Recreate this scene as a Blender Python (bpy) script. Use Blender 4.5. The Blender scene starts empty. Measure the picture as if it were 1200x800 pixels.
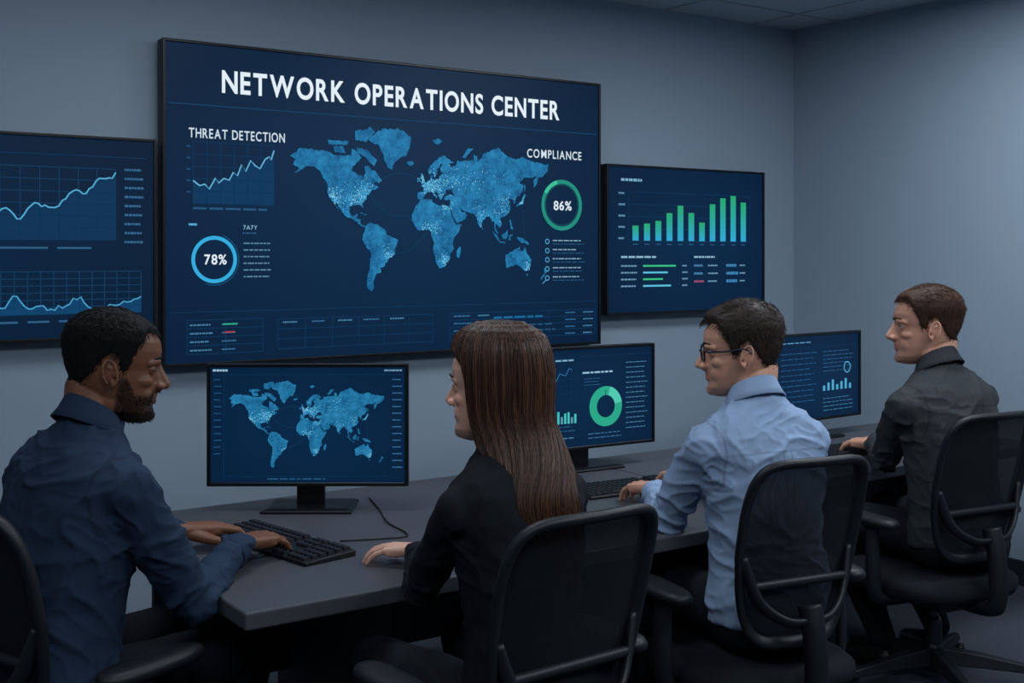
import bpy, math, random
from math import sin, cos, pi, radians
from mathutils import Vector, Matrix, noise
from mathutils.bvhtree import BVHTree
from mathutils.geometry import tessellate_polygon
random.seed(7)
scene = bpy.context.scene
scene.view_settings.view_transform = 'Standard'
COL = scene.collection
FZ = .065      # finished floor level
def lin(c):
    return tuple((x/255/12.92 if x/255 <= .04045 else ((x/255+.055)/1.055)**2.4) for x in c)+(1,)
# ------------------------------------------------------------------ materials
def nodes(name):
    m = bpy.data.materials.new(name); m.use_nodes = True
    nt = m.node_tree; b = nt.nodes['Principled BSDF']
    return m, nt, b
def mat(name, col, rough=.6, metal=0, nscale=20, namt=.15, bscale=0, bstr=0, spec=.4, attr=False, stretch=(1,1,1), sheen=0, sss=0):
    m, nt, b = nodes(name)
    N, L = nt.nodes.new, nt.links.new
    tc = N('ShaderNodeTexCoord'); mp = N('ShaderNodeMapping'); L(tc.outputs['Object'], mp.inputs[0])
    mp.inputs['Scale'].default_value = stretch
    no = N('ShaderNodeTexNoise'); no.inputs['Scale'].default_value = nscale; no.inputs['Detail'].default_value = 4
    L(mp.outputs[0], no.inputs['Vector'])
    mx = N('ShaderNodeMix'); mx.data_type = 'RGBA'
    c = lin(col)
    mx.inputs[6].default_value = tuple(x*(1-namt) for x in c[:3])+(1,)
    mx.inputs[7].default_value = tuple(min(1, x*(1+namt)) for x in c[:3])+(1,)
    L(no.outputs[0], mx.inputs[0])
    out = mx.outputs[2]
    if attr:
        at = N('ShaderNodeAttribute'); at.attribute_name = 'Col'
        m2 = N('ShaderNodeMix'); m2.data_type = 'RGBA'; m2.blend_type = 'MULTIPLY'; m2.inputs[0].default_value = 1
        L(out, m2.inputs[6]); L(at.outputs['Color'], m2.inputs[7]); out = m2.outputs[2]
    L(out, b.inputs['Base Color'])
    b.inputs['Roughness'].default_value = rough; b.inputs['Metallic'].default_value = metal
    b.inputs['Specular IOR Level'].default_value = spec
    if sheen: b.inputs['Sheen Weight'].default_value = sheen
    if sss:
        b.inputs['Subsurface Weight'].default_value = sss; b.inputs['Subsurface Radius'].default_value = (1, .35, .2); b.inputs['Subsurface Scale'].default_value = .006
    if bstr:
        n2 = N('ShaderNodeTexNoise'); n2.inputs['Scale'].default_value = bscale; n2.inputs['Detail'].default_value = 3
        L(mp.outputs[0], n2.inputs['Vector'])
        bp = N('ShaderNodeBump'); bp.inputs['Strength'].default_value = bstr; bp.inputs['Distance'].default_value = .004
        L(n2.outputs[0], bp.inputs['Height']); L(bp.outputs[0], b.inputs['Normal'])
    return m
_em = {}
def emit(col, strength=1.0):
    k = (tuple(col), strength)
    if k in _em: return _em[k]
    m, nt, b = nodes('screen_glow_%d' % len(_em))
    b.inputs['Base Color'].default_value = (.002, .003, .005, 1)
    b.inputs['Roughness'].default_value = .5; b.inputs['Specular IOR Level'].default_value = .1
    b.inputs['Emission Color'].default_value = lin(col); b.inputs['Emission Strength'].default_value = strength
    _em[k] = m; return m
def panel_mat(name, c0, c1, sx, sz):
    m, nt, b = nodes(name); N, L = nt.nodes.new, nt.links.new
    tc = N('ShaderNodeTexCoord'); mp = N('ShaderNodeMapping'); L(tc.outputs['Object'], mp.inputs[0])
    mp.inputs['Scale'].default_value = (sx, 0, sz)
    g = N('ShaderNodeTexGradient'); g.gradient_type = 'SPHERICAL'; L(mp.outputs[0], g.inputs[0])
    r = N('ShaderNodeValToRGB'); r.color_ramp.elements[0].color = lin(c0); r.color_ramp.elements[1].color = lin(c1)
    L(g.outputs[0], r.inputs[0]); L(r.outputs[0], b.inputs['Emission Color'])
    b.inputs['Emission Strength'].default_value = 1
    b.inputs['Base Color'].default_value = (.002, .003, .006, 1); b.inputs['Roughness'].default_value = .4
    b.inputs['Specular IOR Level'].default_value = .12
    return m
def land_mat(name, c0, c1, sc):
    m, nt, b = nodes(name); N, L = nt.nodes.new, nt.links.new
    tc = N('ShaderNodeTexCoord')
    no = N('ShaderNodeTexNoise'); no.inputs['Scale'].default_value = sc; no.inputs['Detail'].default_value = 8; no.inputs['Roughness'].default_value = .75
    L(tc.outputs['Object'], no.inputs['Vector'])
    r = N('ShaderNodeValToRGB'); r.color_ramp.elements[0].position = .35; r.color_ramp.elements[1].position = .68
    r.color_ramp.elements[0].color = lin(c0); r.color_ramp.elements[1].color = lin(c1)
    L(no.outputs[0], r.inputs[0]); L(r.outputs[0], b.inputs['Emission Color'])
    b.inputs['Emission Strength'].default_value = 1
    b.inputs['Base Color'].default_value = (.002, .003, .006, 1); b.inputs['Roughness'].default_value = .5
    b.inputs['Specular IOR Level'].default_value = .1
    return m
# ------------------------------------------------------------------ mesh helpers
class MB:
    def __init__(s): s.v = []; s.f = []
    def add(s, vs, fs, M=None):
        o = len(s.v)
        for p in vs:
            p = Vector(p); s.v.append(M @ p if M else p)
        for f in fs: s.f.append(tuple(i+o for i in f))
    def loft(s, rings, close=True, cap=True, M=None):
        n = len(rings[0]); vs = [p for r in rings for p in r]; fs = []
        for i in range(len(rings)-1):
            for j in range(n if close else n-1):
                k = (j+1) % n
                fs.append((i*n+j, i*n+k, (i+1)*n+k, (i+1)*n+j))
        if cap:
            fs.append(tuple(range(n))[::-1]); fs.append(tuple((len(rings)-1)*n+j for j in range(n)))
        s.add(vs, fs, M)
    def cap(s, p0, p1, r0, r1, n=14, M=None):
        p0 = Vector(p0); p1 = Vector(p1); a = (p1-p0)
        a = a.normalized() if a.length > 1e-6 else Vector((0, 0, 1))
        u = a.orthogonal().normalized(); w = a.cross(u); rings = []
        for i in range(6):
            t = -pi/2+(pi/2)*(i+.3)/5.3; rings.append([p0+a*r0*sin(t)+(u*cos(2*pi*j/n)+w*sin(2*pi*j/n))*r0*cos(t) for j in range(n)])
        for i in range(6):
            t = (pi/2)*i/5.3; rings.append([p1+a*r1*sin(t)+(u*cos(2*pi*j/n)+w*sin(2*pi*j/n))*r1*cos(t) for j in range(n)])
        s.loft(rings, M=M)
    def chain(s, pts, rs, M=None, n=12):
        for i in range(len(pts)-1): s.cap(pts[i], pts[i+1], rs[i], rs[i+1], n, M)
    def ell(s, c, r, M=None, n=18, rot=None):
        rings = []
        for i in range(1, n//2):
            t = -pi/2+pi*i/(n//2)
            ring = []
            for j in range(n):
                q = Vector((r[0]*cos(t)*cos(2*pi*j/n), r[1]*cos(t)*sin(2*pi*j/n), r[2]*sin(t)))
                if rot: q = rot @ q
                ring.append(Vector(c)+q)
            rings.append(ring)
        s.loft(rings, M=M)
    def box(s, c, d, M=None):
        x, y, z = (k/2 for k in d); c = Vector(c)
        vs = [c+Vector((sx*x, sy*y, sz*z)) for sx in (-1, 1) for sy in (-1, 1) for sz in (-1, 1)]
        s.add(vs, [(0, 1, 3, 2), (4, 6, 7, 5), (0, 4, 5, 1), (2, 3, 7, 6), (0, 2, 6, 4), (1, 5, 7, 3)], M)
    def tube(s, pts, r, n=10, closed=False, M=None, r2=None):
        pts = [Vector(p) for p in pts]; rings = []; m = len(pts); up = None
        for i, p in enumerate(pts):
            a = (pts[(i+1) % m]-pts[i-1]) if closed else (pts[min(i+1, m-1)]-pts[max(i-1, 0)])
            a.normalize()
            if up is None: up = a.orthogonal().normalized()
            u = (up-a*up.dot(a)).normalized(); up = u; w = a.cross(u)
            rr = r[i] if isinstance(r, (list, tuple)) else r
            rings.append([p+u*rr*cos(2*pi*j/n)+w*(r2 or rr)*sin(2*pi*j/n) for j in range(n)])
        if closed: rings.append(rings[0])
        s.loft(rings, cap=not closed, M=M)
def spline(pts, k=6):
    P = [Vector(p) for p in pts]; out = []
    for i in range(len(P)-1):
        a, b, c, d = P[max(i-1, 0)], P[i], P[i+1], P[min(i+2, len(P)-1)]
        for j in range(k):
            t = j/k
            out.append(.5*((2*b)+(c-a)*t+(2*a-5*b+4*c-d)*t*t+(3*b-a-3*c+d)*t**3))
    out.append(P[-1]); return out
def meshobj(name, mb, m, parent=None, smooth=True, bevel=0, loc=None):
    me = bpy.data.meshes.new(name); me.from_pydata([tuple(v) for v in mb.v], [], mb.f); me.update()
    return finish(name, me, m, parent, smooth, bevel, loc)
def finish(name, me, m, parent=None, smooth=True, bevel=0, loc=None):
    if m: me.materials.clear(); me.materials.append(m)
    me.polygons.foreach_set('use_smooth', [smooth]*len(me.polygons))
    o = bpy.data.objects.new(name, me); COL.objects.link(o)
    if parent: o.parent = parent
    if loc: o.location = loc
    if bevel:
        b = o.modifiers.new('Bevel', 'BEVEL'); b.width = bevel; b.segments = 3; b.limit_method = 'ANGLE'
    return o
def remesh(mb, voxel, sm=4, fac=.5):
    me = bpy.data.meshes.new('tmp'); me.from_pydata([tuple(v) for v in mb.v], [], mb.f); me.update()
    o = bpy.data.objects.new('tmp', me); COL.objects.link(o)
    r = o.modifiers.new('r', 'REMESH'); r.mode = 'VOXEL'; r.voxel_size = voxel
    if sm:
        q = o.modifiers.new('s', 'SMOOTH'); q.iterations = sm; q.factor = fac
    dg = bpy.context.evaluated_depsgraph_get(); dg.update()
    out = bpy.data.meshes.new_from_object(o.evaluated_get(dg))
    bpy.data.objects.remove(o); return out
def empty(name, loc=(0, 0, 0), yaw=0):
    e = bpy.data.objects.new(name, None); e.empty_display_size = .1; COL.objects.link(e)
    e.location = loc; e.rotation_euler = (0, 0, yaw); return e
def lerpt(tab, x):
    if x <= tab[0][0]: return tab[0][1:]
    for a, b in zip(tab, tab[1:]):
        if x <= b[0]:
            t = (x-a[0])/(b[0]-a[0]); return tuple(p+(q-p)*t for p, q in zip(a[1:], b[1:]))
    return tab[-1][1:]
def sstep(x): x = max(0, min(1, x)); return x*x*(3-2*x)

# ------------------------------------------------------------------ room
WY = 4.27; WX = 4.76; ZC = 2.69; X0 = -2.6; Y0 = -2.4
m_wall = mat('wall_paint', (144, 160, 175), .75, nscale=3, namt=.03, bscale=180, bstr=.06)
m_ceil = mat('ceiling_tile', (178, 188, 196), .9, nscale=60, namt=.05, bscale=120, bstr=.2)
m_base = mat('baseboard_paint', (34, 40, 48), .5)
m_carpet = mat('carpet', (70, 75, 84), .95, nscale=220, namt=.45, bscale=300, bstr=.8, spec=.1)
def box(name, lo, hi, m, parent=None, bevel=0):
    mb = MB(); c = [(a+b)/2 for a, b in zip(lo, hi)]; mb.box((0, 0, 0), [b-a for a, b in zip(lo, hi)])
    return meshobj(name, mb, m, parent, False, bevel, c)
box('floor', (X0, Y0, FZ-.1), (WX, WY, FZ), m_carpet)
box('ceiling', (X0, Y0, ZC), (WX, WY, ZC+.1), m_ceil)
box('wall_back', (X0, WY, FZ), (WX+.1, WY+.1, ZC), m_wall)
box('wall_right', (WX, Y0, FZ), (WX+.1, WY, ZC), m_wall)
box('wall_left', (X0-.1, Y0, FZ), (X0, WY+.1, ZC), m_wall)
box('wall_front', (X0-.1, Y0-.1, FZ), (WX+.1, Y0, ZC), m_wall)
box('baseboard_back', (X0, WY-.015, FZ), (WX-.015, WY, FZ+.11), m_base, bevel=.003)
box('baseboard_right', (WX-.015, Y0, FZ), (WX, WY, FZ+.11), m_base, bevel=.003)
mb = MB()
for i in range(12):
    x = WX-.3-.6*i
    if x > X0: mb.box((x, (Y0+WY)/2, ZC-.001), (.018, WY-Y0, .004))
for i in range(11):
    y = WY-.3-.6*i
    if y > Y0: mb.box(((X0+WX)/2, y, ZC-.001), (WX-X0, .018, .004))
meshobj('trim_ceiling_grid', mb, mat('grid_metal', (160, 167, 174), .6), smooth=False)

m_lum, nt, b = nodes('luminaire_diffuser')
b.inputs['Emission Color'].default_value = (.8, .9, 1, 1); b.inputs['Emission Strength'].default_value = 1.5
def luminaire(x, y, power, sx=1.15, sy=.55, col=(.83, .91, 1.0)):
    e = empty('unseen_ceiling_light', (x, y, ZC))
    mb = MB()
    for s in (-1, 1):
        mb.box((s*(sx/2+.015), 0, -.012), (.03, sy+.06, .024)); mb.box((0, s*(sy/2+.015), -.012), (sx, .03, .024))
    meshobj('frame', mb, m_base, e, False)
    mb = MB(); mb.box((0, 0, -.006), (sx, sy, .008)); meshobj('diffuser', mb, m_lum, e, False)
    l = bpy.data.lights.new('panel_light', 'AREA'); l.shape = 'RECTANGLE'; l.size = sx; l.size_y = sy
    l.energy = power; l.color = col
    o = bpy.data.objects.new('panel_light', l); COL.objects.link(o); o.parent = e; o.location = (0, 0, -.03)
    return e
luminaire(.2, .4, 22); luminaire(2.0, .4, 22); luminaire(3.6, .9, 30)  # all out of view; the last panel is added to light the right wall
luminaire(-1.2, 2.2, 8); luminaire(1.3, 2.95, 13); luminaire(3.55, 2.6, 26)  # unseen too; last one added to brighten the wall corner and edge-light people

# ------------------------------------------------------------------ screen content
def miller(la): return 1.25*math.log(math.tan(pi/4+.4*radians(la)))
LAND = [
[(-168,66),(-156,71),(-128,70),(-115,68),(-108,68),(-95,68),(-94,72),(-85,69),(-82,67),(-88,64),(-93,61),(-94,58),(-88,56),(-82,55),(-80,51),(-79,55),(-77,57),(-78,62),(-73,62),(-69,59),(-65,59),(-61,56),(-56,52),(-60,50),(-66,50),(-65,47),(-60,46),(-66,44),(-70,43),(-71,41),(-75,39),(-76,35),(-81,31),(-80,26),(-82,28),(-84,30),(-90,29),(-97,28),(-97,22),(-94,18),(-91,19),(-87,21),(-88,16),(-83,15),(-83,10),(-79,9),(-77,8),(-80,7.5),(-85,10),(-88,13),(-94,16),(-102,18),(-106,22),(-109,26),(-113,31),(-114.5,31),(-110,23.5),(-112,26),(-117,32),(-121,35),(-124,40),(-124,47),(-128,51),(-133,57),(-140,60),(-148,60),(-152,59),(-158,56),(-164,54.5),(-158,58),(-165,61),(-162,64)],
[(-73,78),(-60,82),(-35,83.5),(-18,80),(-20,74),(-24,70),(-33,68),(-40,65),(-43,60),(-48,61),(-53,66),(-54,70),(-60,75),(-68,76)],
[(-88,73),(-75,72),(-62,66),(-66,62),(-73,65),(-78,68),(-88,70)],[(-117,73),(-105,73),(-102,69),(-115,69.5)],[(-90,81),(-70,83),(-65,81),(-78,76),(-90,77)],[(-124,76),(-110,76),(-98,76),(-100,74),(-122,73.5)],
[(-77,8),(-72,12),(-62,10.5),(-52,5),(-50,0),(-44,-2.5),(-35,-6),(-38,-13),(-40,-21),(-48,-26),(-53,-33),(-58,-34),(-57,-38),(-62,-39),(-65,-43),(-67,-47),(-66,-51),(-69,-54),(-74,-52),(-75,-46),(-73,-38),(-71,-30),(-70,-19),(-76,-14),(-81,-6),(-80,0),(-78,3)],
[(-17,15),(-17,21),(-13,28),(-9,32),(-6,36),(3,37),(10,37),(11,34),(20,31),(25,32),(32,31),(35,27),(37,21),(43,12),(51,12),(47,4),(41,-2),(39,-8),(40,-15),(35,-20),(35,-24),(32,-28),(28,-33),(20,-35),(17,-31),(14,-23),(12,-16),(13,-8),(9,-1),(9,4),(4,6),(-4,5),(-8,4.5),(-13,9)],
[(49,-12),(50,-16),(47,-25),(44,-23),(44,-17)],
[(-9,37),(-9,43),(-2,43.5),(-1,47),(-5,48.5),(2,51),(5,53),(8,54),(8,57),(10.5,57.5),(11,54),(19,54.5),(21,57),(24,59),(29,60),(23,60),(21,63),(25,65.5),(22,66),(17,62),(17,59),(14,55.5),(11,59),(6,58),(5,62),(13,67),(20,70),(28,71),(41,67),(33,66.5),(37,64),(44,66),(44,68),(60,69),(68,69),(68,73),(73,72),(74,68),(81,73),(95,76),(104,77.5),(113,74),(130,71),(140,73),(160,70),(180,69),(178,64),(170,60),(163,59),(162,55),(157,51),(156,57),(163,62),(155,59),(142,59),(135,55),(141,52),(140,48),(135,43),(130,42.5),(129,36),(126,35),(126,38),(121,40),(118,39),(122,37),(119,35),(122,31),(121,28),(117,23.5),(110,21),(106,20),(109,14),(108,11),(105,9),(103,11.5),(100,13),(100,8),(104,2),(101,3),(98,9),(98,16),(94,16),(91,22),(87,21),(80,15),(80,10),(77,8),(73,17),(72,21),(67,24),(61,25),(57,26),(52,28),(48,30),(51,25),(56,26),(59,22),(55,17),(45,13),(42,17),(39,21),(35,28),(34,31),(36,36),(27,37),(27,40),(33,42),(41,41),(37,45),(39,47),(33,46),(30,46),(28,42),(24,41),(24,38),(22,36.5),(19,41),(13,45.5),(14,42),(18,40),(16,38),(12,42),(9,44),(3,43),(0,40),(-2,37),(-6,36.3)],
[(-5,50),(1,51),(0,53),(-2,56),(-2,58),(-5,58.5),(-5,55),(-3,53)],[(-10,52),(-6,52),(-6,55),(-9,54.5)],[(-24,65.5),(-16,66.5),(-14,65),(-20,63.5)],
[(130,32),(135,34),(140,35),(142,40),(145,44),(142,45),(140,41),(137,37),(131,34.5)],[(95,5.5),(103,-1),(106,-6),(102,-4)],[(109,1),(113,3),(117,7),(118,1),(116,-4),(110,-3)],[(105,-6.5),(114,-7.5),(114,-8.8),(106,-7.8)],[(119.5,1),(125,1.5),(121,-1),(123,-5),(119,-5)],
[(131,-1),(138,-2),(147,-6),(150,-10),(144,-8),(138,-8),(133,-4)],[(120,18),(122,18),(126,7),(122,8),(121,13)],
[(114,-22),(122,-18),(129,-15),(136,-12),(136,-16),(140,-17.5),(142,-11),(146,-19),(153,-26),(150,-37),(144,-38.5),(138,-35),(131,-31.5),(124,-33),(116,-35),(115,-31)],
[(145,-41),(148,-41),(147,-43.5)],[(173,-35),(178,-38),(175,-41),(173,-39.5)],[(172,-41),(174,-42),(169,-46.5),(167,-46)],
[(11,79),(20,80),(25,79),(17,77)],[(52,71),(57,70.5),(68,76.5),(60,76)],[(-84,22),(-75,20.5),(-77,19.5),(-82,22.5)],[(80,9.5),(82,7.5),(80.5,6)],[(143,54),(144,50),(142.5,46),(142,52)],
]
def inside(p, poly):
    x, y = p; c = False; n = len(poly)
    for i in range(n):
        x1, y1 = poly[i]; x2, y2 = poly[i-1]
        if (y1 > y) != (y2 > y) and x < (x2-x1)*(y-y1)/(y2-y1)+x1: c = not c
    return c
class Scr:
    def __init__(s, parent, W, H, y, cz=0):
        s.p = parent; s.W = W; s.H = H; s.y = y; s.cz = cz; s.g = {}; s.k = 0
    def P(s, u, v, l): return Vector((u*s.W-s.W/2, s.y-.0006*l, s.cz+s.H/2-v*s.H))
    def grp(s, c): return s.g.setdefault(c if not isinstance(c, list) else tuple(c), MB())
    def rect(s, u0, v0, u1, v1, c, l=2):
        s.grp(c).add([s.P(u0, v1, l), s.P(u1, v1, l), s.P(u1, v0, l), s.P(u0, v0, l)], [(0, 1, 2, 3)])
    def poly(s, pts, c, l=2):
        q = [s.P(u, v, l) for u, v in pts]; t = tessellate_polygon([[Vector((a.x, a.z, 0)) for a in q]])
        s.grp(c).add(q, [tuple(x) for x in t])
    def line(s, pts, w, c, l=3):
        q = [s.P(u, v, l) for u, v in pts]; n = len(q); L = []; R = []
        for i in range(n):
            a = q[min(i+1, n-1)]-q[max(i-1, 0)]; a.normalize(); nn = Vector((-a.z, 0, a.x))*w/2
            L.append(q[i]+nn); R.append(q[i]-nn)
        s.grp(c).add(L+R, [(i, i+1, n+i+1, n+i) for i in range(n-1)])
    def ring(s, u, v, r, th, c, a0=0, a1=360, l=3, n=64):
        ce = s.P(u, v, l); A = []; B = []
        for i in range(n+1):
            a = radians(90-(a0+(a1-a0)*i/n)); d = Vector((cos(a), 0, sin(a)))
            A.append(ce+d*(r-th/2)); B.append(ce+d*(r+th/2))
        s.grp(c).add(A+B, [(i, i+1, n+2+i, n+1+i) for i in range(n)])
    def text(s, t, u, v, h, c, w=None, bold=.0, l=4, gap=.10, space=.34):
        items = []; x = 0
        for ch in t:
            if ch == ' ': continue
            cu = bpy.data.curves.new('letter', 'FONT'); cu.body = ch; cu.size = 1; cu.offset = bold
            cu.materials.append(emit(c)); o = bpy.data.objects.new('letter', cu); COL.objects.link(o)
            items.append(o)
        bpy.context.view_layer.update(); x = 0; k = 0; pos = []; ys = []
        for ch in t:
            if ch == ' ': x += space; continue
            o = items[k]; k += 1
            bb = [Vector(q) for q in o.bound_box]; x0 = min(q.x for q in bb); x1 = max(q.x for q in bb)
            ys += [min(q.y for q in bb), max(q.y for q in bb)]
            if ch == 'M': x += .07
            pos.append(x-x0); x += x1-x0+gap
            if ch == 'M': x += .05
        x -= gap; y0, y1 = min(ys), max(ys); sy = h/(y1-y0); sx = (w/x) if w else sy
        for o, px in zip(items, pos):
            p = s.P(u, v, l); p.x += px*sx-x*sx/2; p.z -= (y0+y1)/2*sy
            o.parent = s.p; o.location = p; o.rotation_euler = (pi/2, 0, 0); o.scale = (sx, sy, 1)
    def flush(s):
        for c, mb in s.g.items():
            m = c if isinstance(c, bpy.types.Material) else emit(c)
            meshobj('graphics', mb, m, s.p, False)
    def dashes(s, u0, v0, u1, rows, dv, c, h=.006, seed=1, l=3):
        R = random.Random(seed)
        for i in range(rows):
            u = u0; v = v0+i*dv; end = u0+(u1-u0)*R.uniform(.8, 1)
            while u < end:
                w = R.uniform(.06, .2)*(u1-u0); s.rect(u, v-h/s.H/2, min(u+w, end), v+h/s.H/2, c, l); u += w+.03*(u1-u0)
    def grid(s, u0, v0, u1, v1, nx, ny, c, w=.0018, l=2):
        for i in range(nx+1):
            u = u0+(u1-u0)*i/nx; s.rect(u-w/s.W/2, v0, u+w/s.W/2, v1, c, l)
        for i in range(ny+1):
            v = v0+(v1-v0)*i/ny; s.rect(u0, v-w/s.H/2, u1, v+w/s.H/2, c, l)
    def worldmap(s, u0, v0, u1, v1, land, glow, n=1700, dot=.0022, seed=3):
        lo, hi = miller(-56), miller(83.5)
        def pr(lo_, la): return (u0+(u1-u0)*(lo_+168)/348, v1-(v1-v0)*(miller(la)-lo)/(hi-lo))
        R = random.Random(seed)
        for poly in LAND:
            pts = []
            for a, b_ in zip(poly, poly[1:]+poly[:1]):
                pts.append(a); d = math.hypot(a[0]-b_[0], a[1]-b_[1])
                k = int(d//2.2)
                for j in range(1, k):
                    t = j/k; pts.append((a[0]+(b_[0]-a[0])*t+R.uniform(-.7, .7), a[1]+(b_[1]-a[1])*t+R.uniform(-.55, .55)))
            s.poly([pr(*p) for p in pts], land, 3)
        hot = [(-78, 40, 8, 5), (-90, 36, 12, 6), (-118, 36, 5, 4), (8, 49, 9, 5), (0, 52, 4, 3), (20, 50, 12, 6), (78, 22, 8, 7), (114, 32, 8, 7), (138, 36, 3, 3), (-46, -22, 5, 4), (30, 30, 4, 3), (8, 8, 8, 4), (28, -27, 4, 3), (148, -34, 4, 3), (60, 55, 25, 6)]
        k = 0; tries = 0
        while k < n and tries < 60000:
            tries += 1
            if R.random() < .5:
                h = R.choice(hot[:6]+hot); lo_ = R.gauss(h[0], h[2]); la = R.gauss(h[1], h[3]); hotp = True
            else: lo_ = R.uniform(-168, 178); la = R.uniform(-50, 72); hotp = False
            if any(inside((lo_, la), p) for p in LAND):
                u, v = pr(lo_, la); q = s.P(u, v, 5); r = dot*R.uniform(.4, 1.1)
                c = glow[R.choice([0, 1, 1, 2]) if hotp else 0]
                s.grp(c).add([q+Vector((r, 0, 0)), q+Vector((0, 0, r)), q-Vector((r, 0, 0)), q-Vector((0, 0, r))], [(0, 1, 2, 3)]); k += 1
        def arc(a, b_, hgt, c, w):
            p, q = pr(*a), pr(*b_)
            s.line([(p[0]+(q[0]-p[0])*t/16, p[1]+(q[1]-p[1])*t/16-hgt*sin(pi*t/16)) for t in range(17)], w, c, 2)
        for a, b_, h in [((-75, 41), (0, 51), .05), ((-46, -20), (8, 8), -.03), ((-75, 41), (-20, 20), -.03), ((138, 36), (150, -33), -.03)]:
            arc(a, b_, h, (16, 66, 104), dot*.6)

m_bezel = mat('bezel_plastic', (12, 14, 18), .35, spec=.4)
def display(name, xa, xb, za, zb, c0, c1, thick=.05, fr=.011):
    W = xb-xa; H = zb-za
    e = empty(name, ((xa+xb)/2, WY-thick-.02, (za+zb)/2))
    mb = MB(); mb.box((0, thick/2+.002, 0), (W, thick-.004, H)); meshobj('housing', mb, m_bezel, e, False, .004)
    mb = MB()
    for s in (-1, 1):
        mb.box((s*(W/2-fr/2), -.003, 0), (fr, .012, H)); mb.box((0, -.003, s*(H/2-fr/2)), (W-2*fr, .012, fr))
    meshobj('bezel', mb, m_bezel, e, False, .002)
    mb = MB(); mb.box((0, 0, 0), (W-2*fr, .004, H-2*fr)); meshobj('panel', mb, panel_mat(name+'_glass', c0, c1, 1.2/W, 1.2/H), e, False)
    mb = MB(); mb.box((0, thick+.008, 0), (.4, .026, .3)); meshobj('wall_mount', mb, m_bezel, e, False)
    return e, Scr(e, W, H, -.003)
land_big = land_mat('map_land', (12, 76, 124), (42, 138, 188), 14)
GLOW = [(46, 142, 190), (90, 182, 222), (155, 220, 242)]
e, s = display('video_wall_display', 1.379, 3.395, 1.10, 2.285, (4, 26, 50), (8, 42, 74))
WHT = (225, 238, 248); DIM = (36, 82, 120); FA = (14, 52, 88); CY = (90, 180, 225); GR = (40, 165, 130)
s.text('NETWORK OPERATIONS CENTER', .497, .118, .086, WHT, w=1.56, bold=.026, gap=.12, space=.36)
s.line([(.012, .196), (.988, .196)], .0035, (22, 66, 104))
s.text('THREAT DETECTION', .141, .283, .036, (205, 222, 236), w=.375, bold=.014, gap=.14, space=.36)
s.text('COMPLIANCE', .871, .283, .038, (215, 230, 240), w=.30, bold=.010, gap=.16)
s.grid(.056, .31, .212, .50, 6, 5, FA, .003)
pts = [(.056, .43), (.068, .445), (.078, .44), (.086, .455), (.098, .42), (.104, .435), (.114, .42), (.124, .425), (.132, .40), (.140, .41), (.148, .375), (.156, .395), (.166, .36), (.174, .375), (.184, .385), (.194, .355), (.203, .345), (.206, .355), (.212, .325)]
s.poly(pts+[(.212, .5), (.056, .5)], (10, 54, 92), 2); s.line(pts, .0055, (100, 175, 215), 4)
s.dashes(.056, .515, .21, 1, .1, DIM, .008, 5); s.dashes(.044, .325, .052, 5, .035, DIM, .006, 6)
s.ring(.096, .673, .080, .014, (52, 170, 220)); s.ring(.096, .673, .094, .003, (20, 84, 128), 20, 200)
s.text('78%', .098, .673, .038, WHT, w=.085, bold=.018, gap=.09)
s.dashes(.048, .565, .064, 1, .1, CY, .008, 77); s.text('7A7Y', .165, .572, .016, (150, 195, 220), w=.055, gap=.12)
s.dashes(.152, .622, .214, 6, .021, (90, 130, 160), .005, 8); s.dashes(.15, .59, .18, 1, .02, DIM, .006, 9)
s.worldmap(.2455, .225, .855, .79, land_big, GLOW, 3400, .0026)
s.ring(.891, .471, .104, .018, (34, 140, 124)); s.ring(.891, .471, .104, .018, (62, 190, 150), 300, 345, 4); s.ring(.891, .471, .090, .003, (20, 90, 96))
s.text('86%', .893, .473, .042, WHT, w=.10, bold=.018, gap=.09)
for i in range(5):
    v = .608+i*.034; s.ring(.851, v, .010, .003, CY, l=3, n=20)
    s.dashes(.866, v-.004, .945, 1, .02, (130, 165, 190), .005, 20+i); s.dashes(.866, v+.009, .965, 1, .02, DIM, .004, 40+i)
s.line([(.838, .765), (.848, .75)], .003, CY)
s.line([(.012, .835), (.988, .835)], .003, FA)
s.grid(.045, .86, .19, .965, 2, 4, FA, .003); s.grid(.22, .865, .56, .96, 6, 3, FA, .003); s.grid(.60, .865, .985, .96, 3, 4, FA, .003)
for k, (a, b_) in enumerate([(.05, .095), (.11, .14), (.23, .26), (.29, .32), (.345, .38), (.40, .44), (.46, .50), (.61, .66), (.67, .70), (.90, .93), (.95, .98)]):
    s.dashes(a, .875, b_, 4 if k in (0, 1, 7, 9, 10) else 1, .026, (50, 100, 140) if k % 2 else (66, 120, 156), .006, 60+k)
s.rect(.115, .897, .135, .902, (160, 60, 74), 5); s.rect(.112, .872, .14, .877, GR, 5)
s.dashes(.71, .885, .86, 1, .02, (20, 100, 150), .009, 80); s.dashes(.71, .915, .88, 2, .02, DIM, .006, 81)
s.flush()
e, s = display('wall_display', 3.43, 4.462, 1.228, 1.924, (4, 27, 52), (7, 40, 72))
s.dashes(.085, .10, .235, 1, .1, (120, 170, 200), .012, 3)
hts = [.405, .39, .37, .315, .262, .31, .375, .245, .20, .18, .225]
for i, t in enumerate(hts):
    u = .152+i*.0685; n = 10
    for j in range(n):
        f = (j+.5)/n; va = .505-(.505-t)*j/n; vb = .505-(.505-t)*(j+1)/n
        a = (50, 165, 215); b2 = (40, 165, 110)
        s.rect(u, vb, u+.036, va, tuple(int(p+(q-p)*f) for p, q in zip(a, b2)), 3)
s.grid(.13, .18, .90, .51, 1, 4, FA, .003); s.dashes(.07, .19, .11, 5, .075, (90, 140, 170), .009, 4)
for i in range(11): s.rect(.155+i*.0685, .525, .183+i*.0685, .533, DIM, 3)
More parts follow.
